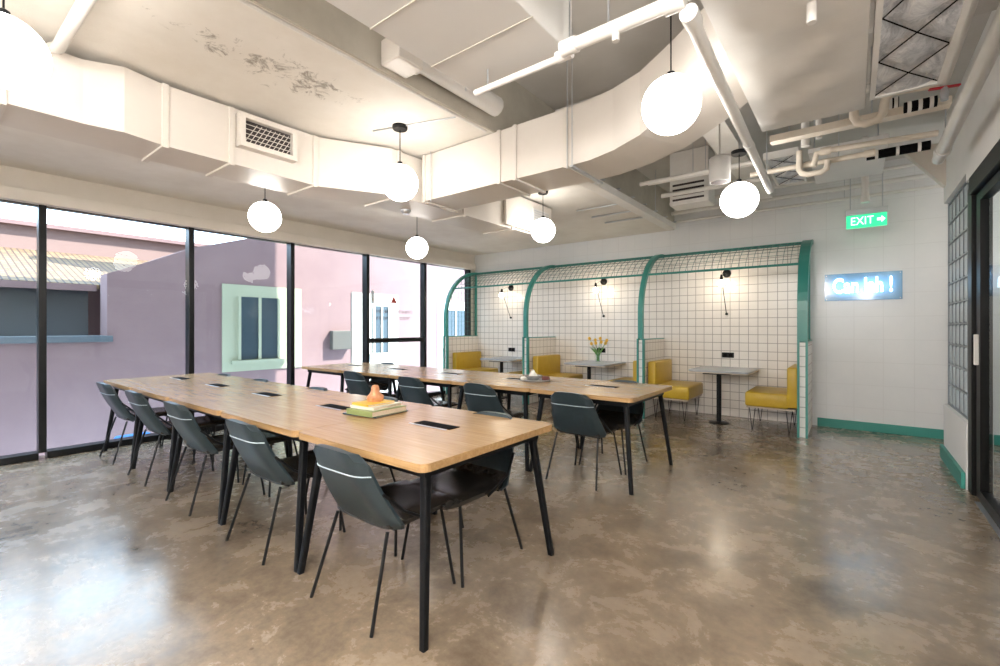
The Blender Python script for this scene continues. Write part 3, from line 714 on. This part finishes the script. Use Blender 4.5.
# board-clad duct overhead
t = thing('air_duct', 'flat grey board-clad duct overhead at the top centre', 'air duct', (0, 0, 0))
B().lohi((-1.60, -1.4, 2.60), (-1.02, 1.86, 2.98), bev=.006).make('casing', M['ductgrey'], t)
for y in (.2, .55, .9, 1.18, 1.53): B().lohi((-1.602, y, 2.597), (-1.018, y+.006, 2.60)).make('seam', M['olive'], t)
for x in (-1.62, -1.0): B().tube([(x, 1.8, 2.60), (x, 1.8, HZ)], .004, 6).make('hanger_rod', M['steel'], t)
t = thing('air_duct', 'beige box duct with round collar beside the board-clad duct', 'air duct', (0, 0, 0))
B().lohi((-.99, -1.4, 2.66), (-.50, 1.50, 3.05), bev=.006).make('casing', M['duct'], t)
B().lathe([(.10, 0), (.10, .05), (.13, .05), (.13, 0)], (-.80, 1.25, 2.61), 24).make('collar', M['duct'], t, smooth=True)
B().lohi((-1.0, .8, 2.652), (-.49, .83, 3.06)).make('flange', M['duct'], t)
# air handler with canvas underside
t = thing('air_handler', 'large white canvas-wrapped air handler above the right side', 'air handler', (0, 0, 0))
b = B(); nx, ny = 10, 40; g = []
for i in range(ny+1):
    y = .4+2.81*i/ny; r = []
    for k in range(nx+1):
        x = -.445+.49*k/nx
        e = min(1, min(k, nx-k)/2)*min(1, min(i, ny-i)/2)
        r.append(b.bm.verts.new((x, y, 2.553-.009*e*(1+math.sin(y*14+x*5+math.sin(x*9+y*3)*1.6))-.006*e*(1+math.sin(y*31+math.sin(x*13)*2)))))
    g.append(r)
for i in range(ny):
    for k in range(nx): b.bm.faces.new((g[i][k], g[i][k+1], g[i+1][k+1], g[i+1][k]))
b.make('canvas_underside', M['canvas'], t, smooth=True)
B().lohi((-.45, .4, 2.556), (.05, 3.215, 3.12), bev=.01).make('casing', M['canvas'], t)
for x, y in ((-.43, 3.19), (.03, 3.19), (-.43, .6), (.03, .6)): B().tube([(x, y, 3.12), (x, y, HZ)], .006, 6).make('hanger_rod', M['steel'], t)
# strapped foil quilt panel
def quilt(name, label, x0, x1, y0, y1, z, strap_n):
    t = thing(name, label, 'filter panel', (0, 0, 0))
    b = B(); w = .022
    b.lohi((x0, y0, z-.015), (x0+w, y1, z+.05)); b.lohi((x1-w, y0, z-.015), (x1, y1, z+.05)); b.lohi((x0+w, y0, z-.015), (x1-w, y0+w, z+.05)); b.lohi((x0+w, y1-w, z-.015), (x1-w, y1, z+.05)); b.make('frame', M['pipe'], t)
    b = B(); nx, ny = 14, int((y1-y0)/.03); g = []
    for i in range(ny+1):
        r = []
        for k in range(nx+1):
            u, v_ = k/nx, i/ny; x = x0+w+(x1-x0-2*w)*u; y = y0+w+(y1-y0-2*w)*v_
            ph = (v_*strap_n) % 1; d1 = abs(ph-u); d2 = abs(1-ph-u)
            dd = min(d1, d2, .25)/.25
            r.append(b.bm.verts.new((x, y, z+.02-.03*dd**.6+random.uniform(-.003, .003))))
        g.append(r)
    for i in range(ny):
        for k in range(nx): b.bm.faces.new((g[i][k], g[i][k+1], g[i+1][k+1], g[i+1][k]))
    for k in range(1): b.lohi((x0+w, y0+w, z+.03), (x1-w, y1-w, z+.045))
    b.make('foil_quilt', M['foil'], t, smooth=True)
    L = (y1-y0-2*w)/strap_n
    for k in range(int(strap_n)):
        ya = y0+w+k*L
        for p, q in (((x0+w, ya, z-.002), (x1-w, ya+L, z-.002)), ((x1-w, ya, z-.004), (x0+w, ya+L, z-.004))):
            B().tube([p, ((p[0]+q[0])/2, (p[1]+q[1])/2, z-.006), q], .0028, 5).make('strap', M['foam'], t)
    return t
quilt('quilted_panel', 'foil quilt filter panel crossed by black straps, top right', .065, .345, 1.2, 3.12, 2.57, 5)
quilt('quilted_panel', 'small striped foil panel beyond the air handler', -.68, -.40, 4.95, 5.95, 2.95, 3)

# pipes
def pipe(label, pts, r, m=M['pipe'], joints=(), name='pipe', cat='pipe', hang=()):
    t = thing(name, label, cat, (0, 0, 0)); B().tube(pts, r, 12).make('tube', m, t, smooth=True)
    for p, d, rr in joints:
        p = Vector(p); d = Vector(d).normalized(); B().tube([p-d*.035, p+d*.035], rr, 12).make('coupling', m, t, smooth=True)
    for x, y, z, top in hang: B().tube([(x, y, z), (x, y, top)], .004, 6).make('hanger_rod', M['steel'], t)
    return t
pipe('long white pipe running away beneath the bent duct', [(-.455, 1.66, 2.45), (-.465, 1.85, 2.45), (-.53, 4.22, 2.45)], .026, joints=[((-.457, 1.70, 2.45), (0, 1, 0), .032), ((-.50, 3.1, 2.45), (0, 1, 0), .029)], hang=[(-.525, 4.0, 2.47, HZ)])
pipe('fat white lagged pipe crossing at the top, left of the globe lamp', [(-.94, 1.655, 2.50), (-.48, 1.655, 2.50)], .026, joints=[((-.50, 1.655, 2.50), (1, 0, 0), .036), ((-.92, 1.655, 2.50), (1, 0, 0), .032), ((-.72, 1.655, 2.48), (0, 0, 1), .014)], hang=[(-.75, 1.655, 2.52, HZ)])
pipe('white pipe continuing right from the lagged pipe', [(-.455, 1.655, 2.50), (-.2, 1.655, 2.505), (.05, 1.655, 2.505)], .016, hang=[(-.46, 1.655, 2.51, HZ)])
pipe('thin white pipe under the board-clad duct', [(-1.48, 1.715, 2.51), (-.98, 1.715, 2.51)], .015, joints=[((-.97, 1.70, 2.505), (1, 0, 0), .024)], hang=[(-1.40, 1.715, 2.52, 2.60)])
pipe('white pipe coming down from the top left', [(-3.50, .49, 2.90), (-3.36, .49, 2.84), (-2.60, .50, 2.84), (-2.0, .50, 2.84)], .028)
pipe('grey round duct along the edge of the low slab', [(-2.24, 2.05, 3.10), (-2.24, 2.85, 3.10)], .075, M['ductgrey'], joints=[((-2.24, 2.0, 3.10), (0, 1, 0), .10)], hang=[(-2.24, 2.6, 3.17, HZ)])
pipe('thin conduit along the edge of the low slab', [(-2.37, -.8, 2.951), (-2.37, 2.88, 2.951)], .010, M['pipe'], name='conduit', cat='conduit')
pipe('thin conduit on the slab by the black lamp canopy', [(-3.1, 2.32, 2.954), (-2.40, 2.55, 2.954)], .006, M['steel'], name='conduit', cat='conduit')
tag(B().lohi((-2.33, 1.80, 2.98), (-2.16, 2.0, 3.14), bev=.01).make('junction_box', M['duct']), 'beige junction box at the slab edge', 'junction box')
pipe('sprinkler pipe dropping beside the canvas air handler', [(-.122, 2.02, 2.545), (-.122, 2.02, 2.50), (-.122, 2.02, 2.47)], [.013, .013, .006], joints=[((-.122, 2.02, 2.50), (0, 0, 1), .016)])
# right hand cluster
pipe('thick white pipe running along the top of the right wall', [(.53, 1.2, 2.75), (.555, 5.24, 2.75)], .042, joints=[((.553, 5.0, 2.75), (0, 1, 0), .052)], hang=[(.525, 4.6, 2.80, HZ), (.51, 2.6, 2.80, HZ)])
pipe('second white pipe above the foil panel', [(.42, 1.2, 2.86), (.44, 3.9, 2.86)], .022, hang=[(.43, 3.4, 2.87, HZ)])
pipe('beige pipe crossing behind the air handler, lowest', [(-.75, 4.72, 2.75), (.13, 4.72, 2.75)], .022, M['pipebeige'], joints=[((.1, 4.72, 2.75), (1, 0, 0), .03), ((-.3, 4.72, 2.75), (1, 0, 0), .029)], hang=[(-.1, 4.72, 2.77, HZ)])
pipe('beige pipe crossing behind the air handler, reaching the right wall pipe', [(-.26, 4.50, 2.66), (-.24, 4.50, 2.76), (-.15, 4.50, 2.77), (.48, 4.56, 2.76)], .022, M['pipebeige'], joints=[((-.18, 4.50, 2.768), (1, 0, 0), .03)])
pipe('beige pipe loop hanging under the lowest crossing pipe', [(-.37, 4.66, 2.86), (-.37, 4.66, 2.70), (-.35, 4.66, 2.665), (-.31, 4.66, 2.65), (-.22, 4.66, 2.65), (-.18, 4.66, 2.67), (-.17, 4.66, 2.735)], .024, M['pipebeige'])
pipe('large beige pipe loop hanging behind the air handler corner', [(.0, 3.9, 2.98), (.0, 3.9, 2.77), (.02, 3.9, 2.73), (.06, 3.9, 2.71), (.12, 3.9, 2.72), (.15, 3.9, 2.76), (.16, 3.9, 2.84), (.20, 3.9, 2.88), (.42, 3.95, 2.88)], .027, M['pipebeige'], joints=[((.0, 3.9, 2.86), (0, 0, 1), .034)])
pipe('white pipe crossing above the beige loop', [(-.55, 4.05, 3.0), (.45, 4.05, 3.0)], .03, M['pipe'], hang=[(-.2, 4.05, 3.03, HZ)])
t = thing('cable_tray', 'flat beige tray crossing between the pipes to the right wall', 'cable tray', (0, 0, 0))
B().lohi((-.52, 4.12, 2.80), (.50, 4.21, 2.825), bev=.003).make('channel', M['pipebeige'], t); B().lohi((-.52, 4.115, 2.80), (.50, 4.121, 2.85)).make('rim', M['pipebeige'], t)
for x in (-.4, .1): B().tube([(x, 4.2, 2.825), (x, 4.2, HZ)], .005, 6).make('hanger_rod', M['steel'], t)
for (x, y, z), r_, lab in (((-.30, 4.30, 2.90), .03, 'in the middle of the cluster'), ((-.22, 4.42, 2.93), .022, 'right of the middle')):
    pipe('white vertical pipe %s' % lab, [(x, y, z-.13 if r_ > .025 else z-.08), (x, y, HZ)], r_)
pipe('white vertical pipe dropping above the exit sign', [(.10, 6.6, 2.78), (.10, 6.6, HZ)], .035, joints=[((.10, 6.6, 2.80), (0, 0, 1), .045)])
for k, (x0, x1, y, z, lab) in enumerate(((.26, .42, 4.02, 2.80, 'above the red handle'), (.15, .24, 4.10, 2.88, 'beside the large loop'), (.08, .46, 4.75, 2.74, 'on the lower pipe by the wall'))):
    t = thing('black_pipe_lagging', 'black foam pipe lagging %s' % lab, 'lagging', (0, 0, 0), 0, 'black foam lagging'); B().tube([(x0, y, z), (x1, y, z)], .034, 12).make('foam', M['foam'], t, smooth=True)
    b = B()
    for q in range(3): xx = x0+(x1-x0)*(q+.5)/3; b.tube([(xx-.01, y, z), (xx+.01, y, z)], .036, 12)
    b.make('bands', M['pipe'], t, smooth=True)
t = thing('valve_handle', 'red valve lever above the black foam lagging at right', 'valve', (.44, 3.90, 2.80))
B().box((0, 0, .03), (.15, .025, .012), rz=.25, bev=.004).make('lever', M['red'], t); B().lathe([(0, -.05), (.018, -.05), (.022, 0), (.015, .03), (0, .03)], n=12).make('body', M['steel'], t, smooth=True)
# grey can beside lamp
t = thing('cylinder_speaker', 'grey cylinder speaker hanging beside the globe lamp near the booths', 'speaker', (-.86, 4.02, 2.53))
B().lathe([(0, 0), (.075, 0), (.08, .01), (.08, .19), (.07, .20), (0, .20)], n=28).make('can', M['ductgrey'], t, smooth=True)
B().lathe([(0, -.002), (.066, -.002), (.066, 0), (0, 0)], n=24).make('front', M['darkgrille'], t)
B().tube([(0, 0, .2), (0, 0, HZ-2.53)], .007, 8).make('rod', M['pipe'], t)
t = thing('smoke_detector', 'small grey detector under the window duct near the duct corner', 'detector', (-3.55, 3.05, 2.53))
B().lathe([(0, -.04), (.03, -.04), (.05, -.015), (.052, 0), (0, 0)], n=20).make('body', M['steel'], t, smooth=True)
# pipes along the back wall
for k, (y, z, r_) in enumerate(((7.45, 3.17, .03), (7.35, 3.30, .022), (7.55, 3.05, .02))):
    pipe('white pipe along the top of the back wall, %s' % ['middle', 'upper', 'lower'][k], [(-2.3, y, z), (.9, y, z)], r_, M['pipe'], hang=[(-1.4, y, z+.01, HZ), (-.1, y, z+.01, HZ)])
for k, (z) in enumerate((2.949, 2.949, 2.949)):
    pipe('thin conduit under the low slab near the back wall, %s' % ['front', 'middle', 'rear'][k], [(-3.0, 5.6+.45*k, z), (-2.36, 5.6+.45*k, z)], .012, M['steel'], name='conduit', cat='conduit')
# pipes in X direction seen between cross duct and the cluster
for k, (y, z, r_) in enumerate(((4.9, 2.92, .022), (5.15, 2.98, .016), (5.6, 2.95, .026))):
    pipe('white ceiling pipe beyond the bent duct, %s' % ['nearest', 'middle', 'farthest'][k], [(-1.85, y, z), (-.72, y, z)], r_, hang=[(-1.3+.06*k, y, z, HZ)])
t = thing('air_duct', 'white box duct dropping behind the bent duct near the back', 'air duct', (0, 0, 0)); B().lohi((-1.80, 5.75, 2.85), (-1.35, 6.05, HZ), bev=.01).make('casing', M['pipe'], t)
b = B()
for k in range(4): b.lohi((-1.76, 5.735, 2.90+.06*k), (-1.40, 5.75, 2.92+.06*k))
b.make('fins', M['darkgrille'], t)
t = thing('white_beam', 'white steel beam under the high ceiling by the grey cylinder', 'beam', (0, 0, 0)); B().lohi((-1.08, 4.2, 3.16), (-.93, 7.3, 3.32), bev=.004).make('beam_body', M['pipe'], t); B().lohi((-1.12, 4.2, 3.15), (-.89, 7.3, 3.16)).make('beam_flange', M['pipe'], t)
for k, y in enumerate((2.2, 3.9)):
    o = B().lohi((-2.33, y, 3.3), (RX, y+.18, HZ)).make('trim_%d' % (6+k), M['highceil']); struct(o, 'grey concrete beam under the high ceiling')
t = thing('ceiling_panel', 'pale blue flat ceiling panel behind the pipe loops', 'panel', (0, 0, 0)); B().lohi((-.34, 5.15, 2.98), (.24, 6.3, 3.02), bev=.004).make('board', M['wall'], t)
for x, y in ((-.3, 5.3), (.2, 6.2)): B().tube([(x, y, 3.02), (x, y, HZ)], .005, 6).make('hanger_rod', M['steel'], t)

# ------------------------------------------------------------------ outside
ob = thing('facing_building', 'mauve rendered building with mint framed windows across the gap', 'building', (0, 0, 0))
FX = -9.0
b = B().prism([(1.86, -3), (1.86, 2.18), (2.4, 2.43), (3.0, 2.73), (4.05, 3.08), (4.75, 3.15), (4.75, 7.5), (20, 7.5), (20, -3)], 0, FX-.4, FX)
b.make('main_wall', M['mauve'], ob, label='mauve and pink wall')
B().lohi((FX-.35, -6, -3), (FX, 1.86, 1.14)).make('parapet', M['mauve'], ob)
B().lohi((FX-.4, -6, 1.14), (FX+.06, 1.92, 1.235), bev=.01).make('ledge', M['bluedark'], ob, label='blue-grey ledge')
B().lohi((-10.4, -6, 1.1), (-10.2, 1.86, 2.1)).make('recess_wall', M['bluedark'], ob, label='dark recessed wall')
b = B().prism([(-9.7, 1.98), (-9.7, 2.05), (-12.4, 2.84), (-12.4, 2.77)], 1, -6, 5.0)
b.make('tiled_roof', M['roof'], ob, label='cream clay tile roof')
B().lohi((-9.74, -6, 1.94), (-9.64, 1.86, 2.04)).make('gutter', M['mauve'], ob)
B().lohi((-12.8, -6, -3), (-12.4, 6, 3.28)).make('rear_wall', M['palepink'], ob, label='pink wall above the roof')
B().lohi((-12.9, -6, 3.28), (-12.3, 6, 3.36)).make('cornice', M['mauve'], ob)
def ext_window(y0, y1, z0, z1, p, surround):
    o = B().lohi((FX, y0, z0), (FX+.02, y1, z1)).make('window_surround', surround, ob)
    a, c, e, f = p
    fr = B(); 
    fr.lohi((FX+.0205, a, e), (FX+.05, a+.05, f)); fr.lohi((FX+.0205, c-.05, e), (FX+.05, c, f)); fr.lohi((FX+.0205, (a+c)/2-.025, e), (FX+.05, (a+c)/2+.025, f)); fr.lohi((FX+.0205, a-.12, e-.07), (FX+.09, c+.12, e-.01)); fr.make('window_frame', surround, o)
    B().lohi((FX+.0205, a+.05, e), (FX+.03, c-.05, f)).make('panes', M['darkglass'], o)
ext_window(3.46, 4.95, .55, 2.15, (3.72, 4.50, .76, 1.93), M['mint'])
ext_window(6.15, 7.48, -.2, 2.16, (6.72, 7.20, .76, 1.87), M['cream_r'])  # mint surround in full sun, its bleaching put in as white
ext_window(8.85, 10.3, -.2, 2.10, (9.10, 9.98, .80, 1.85), M['cream_r'])
B().lohi((FX, 5.60, .88), (FX+.12, 6.06, 1.29), bev=.01).make('wall_box', M['boxgrey'], ob, label='grey box on the pink wall')
struct(B().lohi((-40, -30, -3.2), (WX-.15, 40, -3)).make('ground', M['ground']))
tag(B().lohi((-7.0, 1.50, -.139), (-6.86, 1.85, .06), bev=.03).make('blue_sheet', M['bluesheet']), 'blue sheet lying outside along the foot of the windows', 'sheet') 
struct(B().lohi((-7.3, -3, -.5), (WX-.15, 8, -.14)).make('trim_8', M['mauve']), 'outside ledge below the windows')
t = thing('far_building', 'pale grey-blue hipped roof building beyond the pink wall', 'building', (-22, 8.5, 0))
B().lohi((-1, 0, 0), (1, 3.2, 4.4)).make('wall', M['cream_r'], t)
b = B().prism([(-1.3, 4.0), (.2, 5.1), (.2, 4.0)], 0, -1, 1); b.make('roof', M['bluedark'], t)

# ------------------------------------------------------------------ light, world, camera
wd = D.worlds.new('World'); SC.world = wd; wd.use_nodes = True
bg = wd.node_tree.nodes['Background']; bg.inputs[0].default_value = (.62, .80, 1, 1); bg.inputs[1].default_value = 2.9
sl = D.lights.new('sun', 'SUN'); sl.energy = 8.5; sl.angle = .009; sl.color = (1, .93, .82)
so = D.objects.new('sun', sl); COL.objects.link(so); so.location = (5, -8, 12)
so.rotation_euler = Vector((-.4, -.56, -.8)).to_track_quat('-Z', 'Y').to_euler()
cam = D.cameras.new('camera'); co = D.objects.new('camera', cam); COL.objects.link(co); SC.camera = co
co.location = (0, 0, 1.35); co.rotation_euler = (PI/2, 0, math.radians(37.7))
cam.sensor_width = 36; cam.lens = 458*36/1000; cam.shift_y = -.005; cam.clip_start = .05; cam.clip_end = 200
vs = SC.view_settings; vs.view_transform = 'Standard'; vs.look = 'None'; vs.gamma = 1; vs.use_curve_mapping = False; vs.exposure = 1.38
